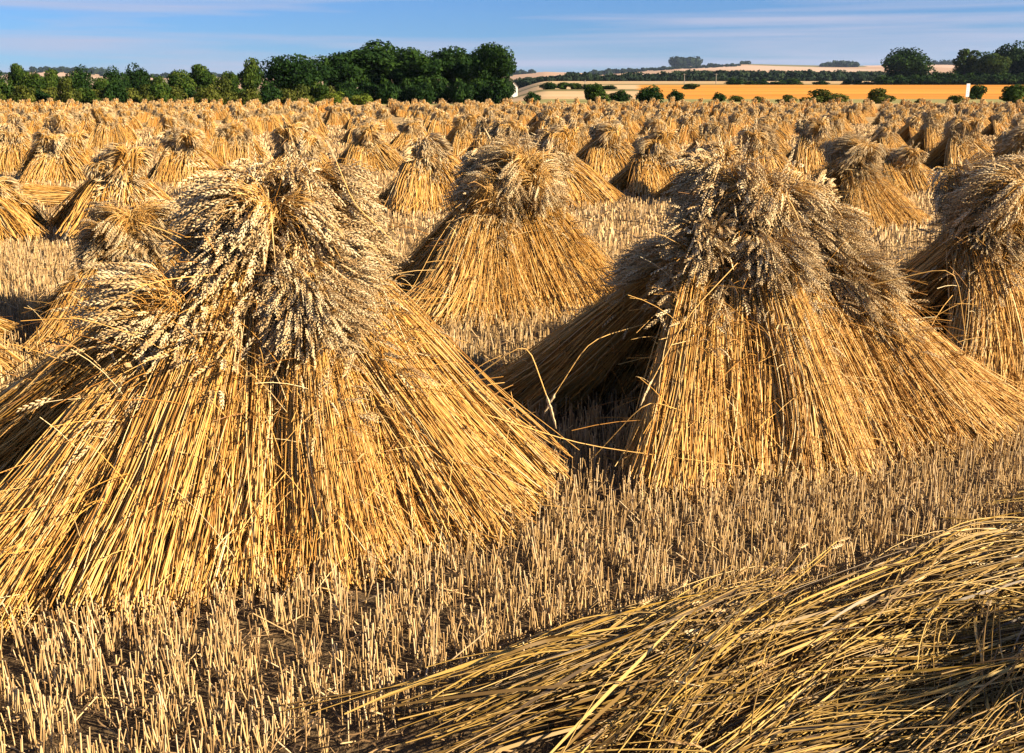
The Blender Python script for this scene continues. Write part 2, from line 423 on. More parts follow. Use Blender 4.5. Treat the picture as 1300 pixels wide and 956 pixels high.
# ------------------------------------------------------------------ the ground
def build_ground():
    ys = np.unique(np.concatenate([np.linspace(-60, 0, 13), np.linspace(0, 20, 41), np.linspace(20, 140, 61), np.linspace(140, 210, 12), np.linspace(210, 480, 20), np.linspace(480, 520, 5), np.linspace(520, 1500, 40), np.linspace(1500, 4000, 46), np.linspace(4000, 9000, 14)]))
    u = np.linspace(-1, 1, 281); xs = 14*np.sinh(u*6.6)
    X, Y = np.meshgrid(xs, ys); Z = terrain(X, Y)
    v = np.stack([X, Y, Z], -1).reshape(-1, 3); ny, nx = X.shape
    i = (np.arange(ny-1)*nx)[:, None]+np.arange(nx-1)[None]
    f = np.stack([i, i+1, i+nx+1, i+nx], -1).reshape(-1, 4)
    c = v[f].mean(1); x, y = c[:, 0], c[:, 1]; a = x/np.maximum(y, 1)
    m = np.zeros(len(f), int)
    m[(y > 140)] = 1                       # grass margin
    m[(y > 200) & (a > .12)] = 2           # ripe field
    m[(y > 200) & (a <= .12)] = 3
    m[(y > 300) & (a <= .12)] = 4
    m[(y > 340) & (a <= .12)] = 3
    m[(y > 480)] = 4
    m[(y > 560)] = 3
    m[(y > 620) & (y < 650)] = 4
    m[(y > 1000)] = 4
    m[(y > 1500)] = 5
    b = Buf(); b.add(v, f, 0)
    b.m = [m.astype(np.int32)]
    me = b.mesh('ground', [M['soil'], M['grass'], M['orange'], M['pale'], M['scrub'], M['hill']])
    tag(link('ground', me), kind='structure')
build_ground()

# ------------------------------------------------------------------ stubble
AX = math.radians(24)     # direction of the drilled rows and of the ridges
ca, sa = math.cos(AX), math.sin(AX)
def scatter(rng, y0, y1, dens, margin=2.6):
    n = int((y1-y0)*2*(.58*y1+margin)*dens)
    y = rng.uniform(y0, y1, n); x = rng.uniform(-1, 1, n)*(.58*y1+margin)
    k = abs(x) < .58*y+margin
    return x[k], y[k]
SWA = math.radians(28.5); cw, sw = math.cos(SWA), math.sin(SWA); SEX, SEY = -.14, 2.50
def swath_side(x, y):   # >0 : inside the laid swath (near side of its edge)
    return (x-SEX)*sw - (y-SEY)*cw
def build_stubble():
    rng = np.random.default_rng(11); b = Buf()
    for (y0, y1, dens, per, w, k) in ((.4, 5, 420, 5, .0020, 4), (5, 11, 190, 5, .0028, 3), (11, 24, 75, 4, .0055, 2), (24, 60, 20, 4, .013, 2)):
        x, y = scatter(rng, y0, y1, dens)
        # drilled rows
        d = -x*sa + y*ca; al = x*ca + y*sa
        rs = .125
        d = np.round(d/rs)*rs + rng.normal(0, .024, len(d))
        x = al*ca - d*sa; y = al*sa + d*ca
        x = np.repeat(x, per) + rng.normal(0, .012, len(x)*per); y = np.repeat(y, per) + rng.normal(0, .012, len(y)*per)
        if y0 < 5:
            keep = swath_side(x, y) < .05; x = x[keep]; y = y[keep]
        keep = rng.random(len(x)) < .92; x = x[keep]; y = y[keep]
        n = len(x); h = np.clip(rng.normal(.092, .027, n), .03, .17); z = terrain(x, y)
        tx = rng.normal(0, .11, n)*h; ty = rng.normal(0, .11, n)*h
        br = rng.random(n) < .12; tx[br] *= 5; ty[br] *= 5; h[br] *= .7
        P0 = np.stack([x, y, z-.005], 1); P1 = P0+np.stack([tx, ty, h], 1)
        P = np.stack([P0, P1], 1)
        R = np.repeat((w*rng.uniform(.7, 1.25, n))[:, None], 2, 1)
        ref = None
        if k == 2: ref = nrm(np.stack([rng.normal(0, .5, n), np.ones(n), np.zeros(n)], 1))[:, None]
        tubes(b, P, R, k, rng.beta(2.5, 1.7, n), 0, rng, ref=ref)
        if y0 < 5:   # little pale cut lips on top: a ring closing to a point
            Pc = np.stack([P1, P1+np.array([0, 0, .0006])], 1); Rc = R.copy(); Rc[:, 1] = 0
            tubes(b, Pc, Rc, k, .97, 0, rng)
    tag(link('stubble', b.mesh('stubble', M['stub'])), 'short cut wheat stubble standing in drilled rows over the soil', 'stubble', kind='stuff')
    # litter: chaff, leaves and broken straw on the soil
    b = Buf()
    for (y0, y1, dens, ll, w) in ((.4, 5, 520, .09, .0022), (5, 12, 150, .13, .004), (12, 26, 40, .2, .008)):
        x, y = scatter(rng, y0, y1, dens); n = len(x); z = terrain(x, y)
        th = rng.uniform(0, PI, n); L = rng.uniform(.3, 1.6, n)*ll; u = np.linspace(-.5, .5, 5)
        cv = rng.normal(0, .35, n)
        P = np.stack([x[:, None]+np.cos(th[:, None]+cv[:, None]*u*2)*L[:, None]*u, y[:, None]+np.sin(th[:, None]+cv[:, None]*u*2)*L[:, None]*u,
                      z[:, None]+rng.uniform(.004, .05, n)[:, None]+rng.normal(0, .12, n)[:, None]*L[:, None]*u-.05*u**2], 2)
        P[..., 2] = np.maximum(P[..., 2], z[:, None]+.003)
        R = np.broadcast_to(w*np.array([.4, 1, 1, 1, .3]), (n, 5))*rng.uniform(.4, 1.3, n)[:, None]
        tubes(b, P, R, 2, rng.random(n)*.9, 0, rng, ref=nrm(np.stack([rng.normal(0, .6, n), rng.normal(0, .6, n), np.ones(n)], 1))[:, None])
    tag(link('straw_litter', b.mesh('straw_litter', M['litter'])), 'broken straw bits and dry leaves scattered over the dark soil', 'litter', kind='stuff')
build_stubble()

# ------------------------------------------------------------------ the laid swath, lower right
def build_swath():
    rng = np.random.default_rng(21)
    nc = 760; per = 15; n = nc*per; g_ = np.repeat(np.arange(nc), per)
    u = rng.uniform(.12, 4.2, nc)[g_] + rng.normal(0, .10, n)
    w = (rng.uniform(0, 1, nc)**.8*2.3)[g_] + rng.normal(0, .035, n) + .02
    ex, ey = SEX, SEY
    cx = ex + u*cw + w*sw; cy = ey + u*sw - w*cw
    hump = .15*np.exp(-((w-.22)/.17)**2) + .07*np.exp(-((w-.9)/.25)**2) + .03*np.sin(u*3+w*4)+.035
    layer = np.clip(rng.uniform(0, 1, nc)[g_]+rng.normal(0, .12, n), 0, 1.1)
    z0 = terrain(cx, cy) + .008 + np.maximum(hump, .015)*layer
    ang = SWA + rng.normal(0, .28, nc)[g_] + rng.normal(0, .10, n) + .12*np.sin(u*2.1) - .15*(w > .6)
    L = rng.uniform(.35, 1.05, n); S = 10; s = np.linspace(-.5, .5, S)
    curv = rng.normal(0, .26, nc)[g_] + rng.normal(0, .16, n)
    a_ = ang[:, None] + curv[:, None]*s*1.5
    dl = L[:, None]/(S-1)
    X = np.cumsum(np.cos(a_)*dl, 1); Y = np.cumsum(np.sin(a_)*dl, 1)
    X = X - X.mean(1, keepdims=True) + cx[:, None]; Y = Y - Y.mean(1, keepdims=True) + cy[:, None]
    arch = (rng.uniform(0, .06, nc)*(rng.random(nc) < .6))[g_]*rng.uniform(.6, 1.2, n)
    Z = z0[:, None] + arch[:, None]*(1-4*s**2) + rng.normal(0, .05, n)[:, None]*s*L[:, None]
    g = terrain(X, Y)+.006; Z = np.maximum(Z, g)
    P = np.stack([X, Y, Z], 2)
    b = Buf(); hasear = rng.random(n) < .26
    R = rng.uniform(.0013, .0025, n)[:, None]*np.ones((1, S))
    # broad leaf blades among the stalks
    bl = rng.random(n) < .22
    tubes(b, P[~bl], R[~bl], 3, rng.beta(1.6, 1.6, (~bl).sum()), 0, rng)
    Rb = np.broadcast_to(np.interp(np.linspace(0, 1, S), [0, .4, 1], [.002, .0048, .0006]), (bl.sum(), S))
    tubes(b, P[bl], Rb, 2, rng.random(bl.sum()), 0, rng)
    # mat of packed straw under the loose stalks
    us = np.linspace(.15, 4.4, 80); ws = np.linspace(.03, 2.3, 40)
    U, W = np.meshgrid(us, ws)
    Xm = ex+U*cw+W*sw; Ym = ey+U*sw-W*cw
    H = .115*np.exp(-((W-.22)/.17)**2)+.07*np.exp(-((W-.9)/.25)**2)+.03*np.sin(U*3+W*4)+.035
    Zm = terrain(Xm, Ym)+np.maximum(H, .015)*.18*np.clip((W-.03)*12, 0, 1)+rng.normal(0, .006, U.shape)
    v = np.stack([Xm, Ym, Zm], -1).reshape(-1, 3); i = (np.arange(39)*80)[:, None]+np.arange(79)[None]
    root = link('straw_swath', b.mesh('straw_swath', M['swath']))
    tag(root, 'low swath of laid yellow-green straw lying across the bottom right corner', 'swath')
    bb = Buf(); bb.add(v, np.stack([i, i+80, i+81, i+1], -1).reshape(-1, 4), .05)
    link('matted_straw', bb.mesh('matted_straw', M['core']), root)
    e = Buf(); k = hasear; Pe = P[k][:, -1]; T = nrm(P[k][:, -1]-P[k][:, -2])
    t = np.linspace(0, .1, 11); E = Pe[:, None]+T[:, None]*t[None, :, None]
    E[..., 2] = np.maximum(E[..., 2] - t*.25, terrain(E[..., 0], E[..., 1])+.006)
    ears_hd(e, E, rng.uniform(.0125, .017, k.sum()), np.clip(rng.normal(.45, .25, k.sum()), 0, 1), 0, rng)
    link('ears', e.mesh('ears', M['ear'], smooth=False), root)
build_swath()

# ------------------------------------------------------------------ stooks
placed = []
def put(px, base, top, label, lib, seed, width=None, rot=0, **kw):
    """px, base: where the middle of the front foot line stands; top: height of its crest in the photo"""
    x, y = at(px, base)
    y += .55
    x *= (y)/(y-.55)
    z = tz(x, y)
    # height needed so that the crest reaches the wanted row
    s = 1.0
    for _ in range(12):
        _, py, _ = project(x, y, z+1.40*s)
        s *= 1 + (py-top)/max(F*1.40*s/y, 1)*.8
    s = min(max(s, .62), 1.25)
    rng = np.random.default_rng(seed)
    r = stook(x, y, AX + rot + rng.normal(0, .06), s, label, lib, rng, hs=max(1.04, 1.04/s), **kw)
    placed.append((x, y)); return r
# two large front stooks, laid out from where their feet stand
rngA = np.random.default_rng(5)
def hero(cx, cy, rz, s, label, seed, zs=.91, **kw):
    rng = np.random.default_rng(seed)
    placed.append((cx, cy))
    r = stook(cx, cy, rz, s, label, HD, rng, **kw); r.scale = (s, s, s*zs); return r
LA = [(-.98, -.54, -.10, .66, .90), (-.62, -.64, -.04, .46, .99), (-.26, -.60, .05, .26, 1.04), (.0, -.76, -.05, .05, .76), (.22, -.58, .0, -.04, 1.04), (.50, -.68, .08, -.36, .86), (.66, -.54, -.05, -.44, .98),
      (-1.10, .40, PI+.06, -.68, .98), (-.45, .56, PI+.05, -.34, 1.04), (.10, .58, PI, .08, 1.0), (.60, .56, PI, .42, .96)]
LB = [(-.80, -.62, .0, .46, .90), (-.42, -.56, -.08, .22, 1.06), (-.12, -.74, .08, .06, .80), (.14, -.60, .06, -.06, 1.0), (.46, -.64, -.05, -.26, .88), (.84, -.56, .02, -.56, 1.0), (.70, -.70, .1, -.40, .74),
      (-.96, .62, PI+.10, -.58, .88), (-.36, .66, PI, -.22, 1.06), (.16, .62, PI, .10, 1.0), (.72, .60, PI, .44, 1.0)]
A = hero(-.98, 4.02, AX+.08, 1.07, 'large golden straw stook in the left foreground, dark tunnel at its left end', 31, zs=.94, lay=LA)
B = hero(1.22, 5.02, AX-.02, 1.06, 'large straw stook in the right foreground with a black tunnel opening on its left', 32, lay=LB)
put(640, 405, 192, 'grey-gold stook between the two big front stooks, its foot in shadow', HD, 41, pairs=4, length=1.95)
put(1225, 512, 205, 'stook cut by the right edge of the photo, behind the right foreground stook', HD, 42, pairs=4, length=1.6)
put(-150, 508, 330, 'golden stook cut off by the left edge, left of the large front stook', HD, 43)
put(195, 438, 268, 'stook tucked close behind the left shoulder of the large left stook', HD, 66, pairs=4, length=1.9)
put(160, 305, 186, 'tall stook with one shaded left flank behind the large left stook', MD, 44)
put(-30, 312, 232, 'stook slipping out of the left edge beside a fallen sheaf', MD, 45)
put(1080, 290, 172, 'stook with a dense cap of pale ears right behind the right foreground stook', HD, 46)
put(78, 235, 164, 'broad stook on open stubble near the left edge, with a dark gap on its left', MD, 47)
put(18, 222, 158, 'stook at the left edge half hidden behind a broad one', MD, 48)
put(238, 236, 160, 'narrow upright stook just left above the crest of the large left stook', MD, 49)
put(303, 210, 152, 'bright low stook seen over the left shoulder of the large left stook', MD, 50)
put(378, 262, 150, 'stook with drooping ears rising directly over the crest of the large left stook', MD, 51)
put(472, 222, 158, 'stook with smooth golden right side and black left gap over the large stook', MD, 52)
put(545, 272, 170, 'squat stook with shaggy dark cap, left of the grey-gold middle stook', MD, 53)
put(524, 192, 150, 'small stook peeping over the squat shaggy one', MD, 54)
put(705, 264, 163, 'stook spreading far to the right, directly behind the grey-gold middle stook', MD, 55)
put(772, 228, 155, 'rounded stook to the right of the widely spread one', MD, 56)
put(826, 250, 164, 'stook with hanging ears over its front, left of the right foreground stook crest', MD, 57)
put(640, 226, 150, 'stook rising just above the left side of the grey-gold middle stook', MD, 58)
put(905, 262, 182, 'stook mostly hidden behind the crest of the right foreground stook', MD, 63)
put(958, 232, 160, 'stook standing above the crest of the right foreground stook', MD, 59)
put(1030, 226, 148, 'leaning stook with a shadowed mouth, left above the dense capped stook', MD, 60)
put(1217, 222, 146, 'tall tent-shaped stook with deep open mouth on the right of the field', MD, 61)
put(1292, 240, 160, 'stook cut by the right edge above the cropped near stook', MD, 62)
# a slumped stook: sheaves that have slid apart
lay = [(-.35, -.3, .3, .25, .85), (.1, -.35, -.1, -.1, .8), (.45, -.25, -.4, -.5, .78), (.1, .35, PI, .2, .85), (-.3, .4, PI+.2, -.1, .9)]
put(1150, 250, 168, 'slumped low stook with sheaves slid apart beside the tent-shaped stook', MD, 64, lay=lay)
# one more stook just outside the right edge, its shadow lies over the swath
stook(3.95, 1.70, AX, 1.0, 'stook just beyond the right edge of the photo shading the laid swath', MD, np.random.default_rng(65))
placed.append((3.95, 1.70))
# fallen sheaf
def fallen(px, py, rz, label, seed):
    x, y = at(px, py); rng = np.random.default_rng(seed); me, me2, _ = MD[seed % 5]
    o = link('fallen_sheaf', me, None, (x, y, tz(x, y)+.14), (math.radians(-64), 0, rz), (1, 1, 1))
    o.rotation_mode = 'ZYX'; o.rotation_euler = (0, 0, 0)
    import mathutils
    R = mathutils.Matrix.Rotation(rz, 4, 'Z') @ mathutils.Matrix.Rotation(math.radians(-66), 4, 'X')
    o.rotation_mode = 'XYZ'; o.rotation_euler = R.to_euler()
    link('ears', me2, o); tag(o, label, 'sheaf', 'sheaves lying on the ground')
fallen(40, 262, -PI/2+.2, 'sheaf fallen flat on the stubble near the left edge', 70)
fallen(603, 192, -PI/2-.3, 'small fallen sheaf lying between distant stooks behind the squat shaggy one', 71)

# procedural rows behind
def rows():
    rng = np.random.default_rng(77); c = []
    A1, A2 = 2.9, 4.4
    for i in range(-70, 70):
        for j in range(-10, 60):
            al = i*A1 + rng.normal(0, .40) + (j*1.3 % 2.9); d = j*A2 + rng.normal(0, .28)
            x = al*ca - d*sa; y = al*sa + d*ca
            if y < 21.5 or y > 131 - .05*x or abs(x) > .53*y+2: continue
            if rng.random() < .06: continue
            if min((x-p[0])**2+(y-p[1])**2 for p in placed) < 2.4**2: continue
            c.append((x, y, rng.normal(0, .12), rng.uniform(.86, 1.06)))
    c.sort(key=lambda t: t[1]); return c
C = rows(); n_ind = 300 - len(placed); print('stooks', len(placed), len(C))
LAND = [(110, 'below the left end of the tree line'), (230, 'below the low round trees on the left'), (345, 'below the hedge left of the domed tree'),
        (425, 'below the domed tree beside the tall clump'), (520, 'below the left half of the tall tree clump'), (650, 'below the right half of the tall tree clump'),
        (740, 'below the gap right of the tall clump'), (880, 'below the dark field bushes right of centre'), (1000, 'below the orange field in the middle right'),
        (1090, 'below the wide bush before the orange field'), (1180, 'below the lone broad oak'), (9999, 'below the white board and right-hand wood')]
BAND = [(30, 'straw stook in nearer rows'), (42, 'small straw stook in middle rows'), (9999, 'tiny straw stook in far rows')]
for k, (x, y, dr, s) in enumerate(C[:n_ind]):
    px, _, _ = project(x, y, tz(x, y))
    land = next(t for v, t in LAND if px < v); bi = next(q for q, (v, t) in enumerate(BAND) if y < v)
    lab = BAND[bi][1] + ' ' + land
    if y < 34:
        stook(x, y, AX+dr, s*.85, lab, MD, rng=np.random.default_rng(900+k), hs=1.06, group='stooks: '+lab[6:] if False else lab.replace('stook', 'stooks', 1))
    else:
        o = link('straw_stook', LD[k % 6], None, (x, y, tz(x, y)-.02), (0, 0, AX+dr+(PI if k % 4 == 0 else 0)), (s*.90, s*.90, s*.84))
        tag(o, lab, 'stook', lab.replace('stook', 'stooks', 1))
rest = C[n_ind:]
b = Buf(); FA = [q.arrays() for q in FARb]
for k, (x, y, dr, s) in enumerate(rest):
    v, f, rr, m = FA[k % 4]; v = (v*s*np.array([.92, .92, .85])) @ rotm(AX+dr, 0).T + np.array([x, y, tz(x, y)-.02])
    b.v.append(v.astype(np.float32)); b.f.append(f+b.n); b.n += len(v); b.r.append(rr); b.m.append(m)
tag(link('distant_stooks', b.mesh('distant_stooks', [M['straw'], M['ear']])), 'last rows of tiny straw stooks along the far edge of the field', 'stooks', kind='stuff')

# loose straws sticking out of the big stooks
import mathutils
def world_straw(root, paths, ears):
    mw = np.array(mathutils.Matrix.LocRotScale(root.location, root.rotation_euler, root.scale).inverted())
    rng = np.random.default_rng(3)
    for p, hasear in zip(paths, ears):
        b = Buf(); p = np.array(p, float); S = 12
        t = np.linspace(0, 1, len(p)); u = np.linspace(0, 1, S)
        q = np.stack([np.interp(u, t, p[:, i]) for i in range(3)], 1)
        for _ in range(2): q[1:-1] = (q[:-2]+2*q[1:-1]+q[2:])/4
        q = q @ mw[:3, :3].T + mw[:3, 3]
        tubes(b, q[None], np.full((1, S), .0021), 4, .7, 0, rng)
        o = link('loose_straw', b.mesh('loose_straw', M['straw']), root)
        if hasear:
            e = Buf(); T = nrm(q[-1]-q[-2]); E = q[-1]+T*np.linspace(0, .11, 11)[:, None]; E[:, 2] -= np.linspace(0, 1, 11)**2*.02
            ears_geo(e, E[None], np.array([.016]), .8, 0, 4, rng); link('ear', e.mesh('ear', M['ear'], False), o)
world_straw(A, [[(-.45, 4.0, 1.05), (-.60, 3.9, 1.22), (-.66, 3.9, 1.38)], [(-1.9, 4.3, .75), (-1.93, 4.25, .9), (-1.86, 4.22, 1.03)], [(-.1, 3.7, .45), (.3, 4.0, .22), (.95, 4.0, .13)],
                [(-.2, 3.5, .6), (.05, 3.45, .8), (.12, 3.45, .6)], [(-1.9, 3.5, .5), (-2.0, 3.3, .42), (-1.95, 3.25, .2)], [(-.95, 3.7, 1.0), (-1.3, 3.45, 1.0), (-1.7, 3.4, .62)]], [1, 1, 0, 1, 1, 0])
world_straw(B, [[(.7, 4.7, .6), (.35, 4.5, .55), (.2, 4.5, .3)], [(1.6, 4.5, .8), (1.95, 4.45, .9), (2.05, 4.5, .55)], [(.75, 4.2, .3), (.55, 4.0, .42), (.35, 4.1, .14)], [(1.0, 4.5, .9), (.75, 4.3, .7), (.6, 4.2, .45)]], [1, 0, 0, 1])

# ------------------------------------------------------------------ trees
def crown(rng, w, h, z0, nblob, nleaf, leaf, flatb=.75, skirt=0):
    """crown of leaf clumps inside an uneven ellipsoid"""
    b = Buf()
    c = []
    while len(c) < nblob:
        p = rng.uniform(-1, 1, 3)
        q = np.linalg.norm(p)
        if q > 1 or q < .25: continue
        c.append(p*rng.uniform(.6, 1.12))
    c = np.array(c); c[:, 0] *= w*.5*.78; c[:, 1] *= w*.5*.78; c[:, 2] = z0 + h*.5 + c[:, 2]*h*.5*.80
    R = rng.uniform(.10, .30, nblob)*min(w, h*1.3)*.9
    ton = rng.uniform(0, 1, nblob)
    pk = rng.choice(nblob, nleaf, p=(R**2)/(R**2).sum())
    d = nrm(rng.normal(size=(nleaf, 3))); rad = rng.uniform(.55, 1.08, nleaf)**.6
    P = c[pk] + d*(R[pk]*rad)[:, None]*np.array([1, 1, flatb])
    P[:, 2] = np.maximum(P[:, 2], .05)
    nn = nrm(d + rng.normal(0, .55, (nleaf, 3))); t1 = nrm(np.cross(nn, rng.normal(size=(nleaf, 3)))); t2 = np.cross(nn, t1)
    s = (leaf*rng.uniform(.5, 1.3, nleaf))[:, None]
    v = np.stack([P-t1*s-t2*s*.6, P+t1*s-t2*s*.7, P+t1*s*.8+t2*s*.6, P-t1*s*.9+t2*s*.7], 1).reshape(-1, 3)
    f = np.arange(nleaf*4).reshape(-1, 4)
    b.add(v, f, np.repeat(np.clip(ton[pk]*.6+rng.uniform(0, .4, nleaf), 0, 1), 4))
    return b, c, R
def trunk(rng, h, r, c, z0):
    b = Buf(); S = 6; s = np.linspace(0, 1, S)
    P = np.stack([rng.normal(0, .02, S)*h, rng.normal(0, .02, S)*h, s*h], 1)[None]; P[0, 0, :2] = 0
    tubes(b, P, (r*np.interp(s, [0, .1, 1], [1.4, 1, .3]))[None], 7, .5, 0, rng, ref=np.array([[[1.0, 0, 0]]]))
    for q in c[rng.choice(len(c), min(9, len(c)), False)]:
        st = np.array([0, 0, h*rng.uniform(.45, .95)]); u = np.linspace(0, 1, 4)[:, None]
        L = st*(1-u)+q*u; L[:, 2] += .05*h*np.sin(u[:, 0]*PI)
        tubes(b, L[None], (r*.45*np.array([1, .7, .45, .15]))[None], 5, .5, 0, rng)
    return b
TREES = {}
def tree_proto(kind, i, w, h, fol, nleaf, leaf, nblob, clear=.18, name='broadleaf_tree'):
    rng = np.random.default_rng(2000+i)
    cb, c, R = crown(rng, w, h*(1-clear), h*clear, nblob, nleaf, leaf)
    tb = trunk(rng, h*.75, h*.028, c, 0)
    TREES[kind] = (cb.mesh('crown', M[fol], smooth=False), tb.mesh('trunk', M['bark']), w, h, name)
tree_proto('tall0', 0, 9, 13, 'fol_dark', 9000, .22, 46, .12)
tree_proto('tall1', 1, 10, 12, 'fol_dark', 9000, .22, 50, .12)
tree_proto('dome', 2, 12, 10, 'fol_dark', 9000, .22, 50, .08)
tree_proto('mid0', 3, 9, 7.5, 'fol_dark', 5500, .20, 34, .06)
tree_proto('mid1', 4, 8, 8, 'fol_mid', 5500, .20, 30, .06)
tree_proto('oak', 5, 27, 19, 'fol_dark', 12000, .42, 60, .10)
tree_proto('wood0', 6, 20, 18, 'fol_mid', 9000, .40, 46, .06)
tree_proto('wood1', 7, 20, 16, 'fol_dark', 8000, .40, 46, .04)
tree_proto('spindly', 8, 9, 16, 'fol_mid', 2200, .36, 16, .35)
def bush_proto(kind, i, w, h, fol, nleaf, leaf, nblob):
    rng = np.random.default_rng(2100+i)
    cb, c, R = crown(rng, w, h*1.3, -.3*h, nblob, nleaf, leaf, .8)
    tb = trunk(rng, h*.5, h*.03, c, 0)
    TREES[kind] = (cb.mesh('foliage', M[fol], smooth=False), tb.mesh('stem', M['bark']), w, h, 'bush')
bush_proto('bush0', 0, 4.5, 3, 'fol_bush', 2600, .14, 22)
bush_proto('bush1', 1, 5, 2.6, 'fol_bush', 2600, .14, 24)
bush_proto('bushd', 2, 4.5, 3.2, 'fol_dark', 2600, .14, 24)
bush_proto('bushb', 3, 4.0, 3.0, 'fol_bright', 2600, .13, 22)
bush_proto('bushm', 4, 4.0, 3.0, 'fol_mid', 2600, .14, 22)
gT = 'trees of the tall dark clump'
def plant(kind, px, top, width, D, label, cat='tree', group=None, base=None, seed=0):
    """px: column of the middle; top: row of its crest; width in photo pixels; D: metres away"""
    cm, tm, w, h, nm = TREES[kind]
    y = D; x = (px-650)/1300*D*1.0; z = tz(x, y)
    H = HC + (Y0-top)/1300*D - z; W = width/1300*D*(1.2 if group == gT else 1.08)
    r = bpy.data.objects.new(nm, None); COL.objects.link(r); r.location = (x, y, z-.05)
    r.rotation_euler = (0, 0, (seed*1.37) % 6.28); r.scale = (W/w, W/w, H/h)
    tag(r, label, cat, group)
    a, b_ = ('crown', 'trunk') if nm != 'bush' else ('foliage', 'stem')
    link(a, cm, r); link(b_, tm, r)
    return r
for k, (px, top, w, kd, lab) in enumerate([
(436, 66, 54, 'tall1', 'dark tree at the left edge of the tall clump, behind the domed tree'),
    (470, 51, 70, 'tall0', 'tallest tree of the dark clump, rising near its left end'),
    (505, 58, 60, 'tall1', 'dark tree right beside the tallest tree of the clump'),
    (540, 61, 56, 'tall0', 'flat topped dark tree in the middle of the tall clump'),
    (575, 59, 60, 'tall1', 'broad dark tree right of the middle of the tall clump'),
    (603, 57, 54, 'tall0', 'dark tree next to the last at the right end of the tall clump'),
    (627, 54, 44, 'tall1', 'last tree at the right end of the tall clump, by the house')]):
    plant(kd, px, top, w, 172+(k % 3)*6, lab, group=gT, seed=k)
for k, px in enumerate(range(450, 650, 23)):
    plant('bushd', px, 98, 34, 166+(k % 2)*2, 'dark shaded undergrowth bush at the foot of the tall tree clump', 'bush', 'undergrowth below the tall clump', seed=k+3)
plant('dome', 381, 72, 74, 160, 'domed dark tree standing just left of the tall clump', seed=9)
gl = 'trees of the left hedge line'
for k, (px, top, w, kd, lab) in enumerate([
    (-20, 96, 50, 'mid0', 'round tree cut by the left edge of the photo'),
    (14, 92, 26, 'mid0', 'small dark tree near the left edge behind the light bush'),
    (45, 79, 30, 'mid1', 'slender tree with two tips near the left edge'),
    (62, 90, 34, 'mid1', 'bushy tree right of the slender two-tipped tree'),
    (82, 86, 28, 'mid1', 'green tree left of the wide dark round tree'),
    (117, 87, 38, 'mid0', 'wide dark round tree in the left part of the hedge line'),
    (145, 97, 26, 'mid1', 'low green tree right of the wide dark round tree'),
    (162, 88, 34, 'mid0', 'dark round tree with a pointed top in the left hedge line'),
    (192, 85, 36, 'mid0', 'dark tree with a flat top in the middle of the left hedge line'),
    (213, 95, 26, 'mid1', 'lower dark tree in a dip of the hedge line'),
    (240, 87, 34, 'mid1', 'green tree left of the high green one in the hedge line'),
    (270, 80, 40, 'mid1', 'high green tree with a narrow crest in the hedge line'),
    (304, 89, 26, 'mid1', 'pale green tree left of the small dark dome'),
    (329, 72, 32, 'mid1', 'round dark tree standing above the hedge, left of the domed tree')]):
    plant(kd, px, top, w, 176+(k*7 % 20), lab, group=gl, seed=k+20)
names = ['olive hedge bush', 'dark green hedge bush', 'mid green hedge bush']
for k, px in enumerate(range(-12, 445, 19)):
    kd = ['bush0', 'bush1', 'bushm', 'bush0', 'bushd'][k % 5]
    top = 106 + 5*math.sin(k*1.9)
    seg = 'at the left end of the hedge' if px < 110 else 'in the hedge under the low round trees' if px < 230 else 'in the hedge under the high green tree' if px < 330 else 'in the hedge under the domed tree'
    plant(kd, px, top, 34, 146+(k % 3)*3, {'bush0': 'olive', 'bush1': 'spreading olive', 'bushm': 'mid green', 'bushd': 'dark green'}[kd]+' bush '+seg, 'bush', {'bush0': 'olive', 'bush1': 'spreading olive', 'bushm': 'mid green', 'bushd': 'dark green'}[kd]+' bushes '+seg, seed=k)
plant('bushb', 8, 101, 22, 150, 'bright yellow-green bush at the far left of the hedge', 'bush', seed=2)
plant('bushb', 429, 114, 26, 140, 'bright yellow-green bush left of its twin before the tall clump', 'bush', seed=4)
plant('bushb', 466, 117, 30, 140, 'bright yellow-green bush right of its twin before the tall clump', 'bush', seed=5)
gb = 'bushes on the field margin'
for k, (px, top, w, kd, D, lab) in enumerate([
    (675, 115, 22, 'bushd', 150, 'small round dark bush right of the tall clump'),
    (755, 104, 36, 'bushm', 160, 'green bush with light top left of the biggest dark bush'),
    (783, 113, 30, 'bushd', 162, 'low dark bush between the light topped and the biggest dark bush'),
    (822, 107, 42, 'bushd', 142, 'biggest dark bush on the field margin'),
    (852, 112, 22, 'bushd', 150, 'dark bush touching the biggest one on its right'),
    (905, 116, 20, 'bushd', 160, 'dark bush at the left end of the orange field'),
    (925, 119, 22, 'bush0', 158, 'low flat bush next to the dark bush at the orange field'),
    (953, 120, 16, 'bush0', 152, 'tiny pale bush before the orange field'),
    (990, 121, 28, 'bush1', 140, 'low olive bush left of the wide spreading one'),
    (1036, 115, 50, 'bush1', 140, 'wide spreading olive bush before the orange field'),
    (1104, 114, 42, 'bush1', 140, 'broad dark green bush left of the lone oak foot'),
    (1154, 123, 16, 'bush0', 138, 'little bush between the broad bush and the white board'),
    (1198, 118, 24, 'bush0', 140, 'olive bush touching the left side of the white board'),
    (1223, 106, 20, 'bushm', 190, 'upright green bush just right of the white board'),
    (1273, 105, 44, 'bushm', 138, 'large green bush near the right edge of the margin')]):
    plant(kd, px, top, w, D, lab, 'bush', gb, seed=k)
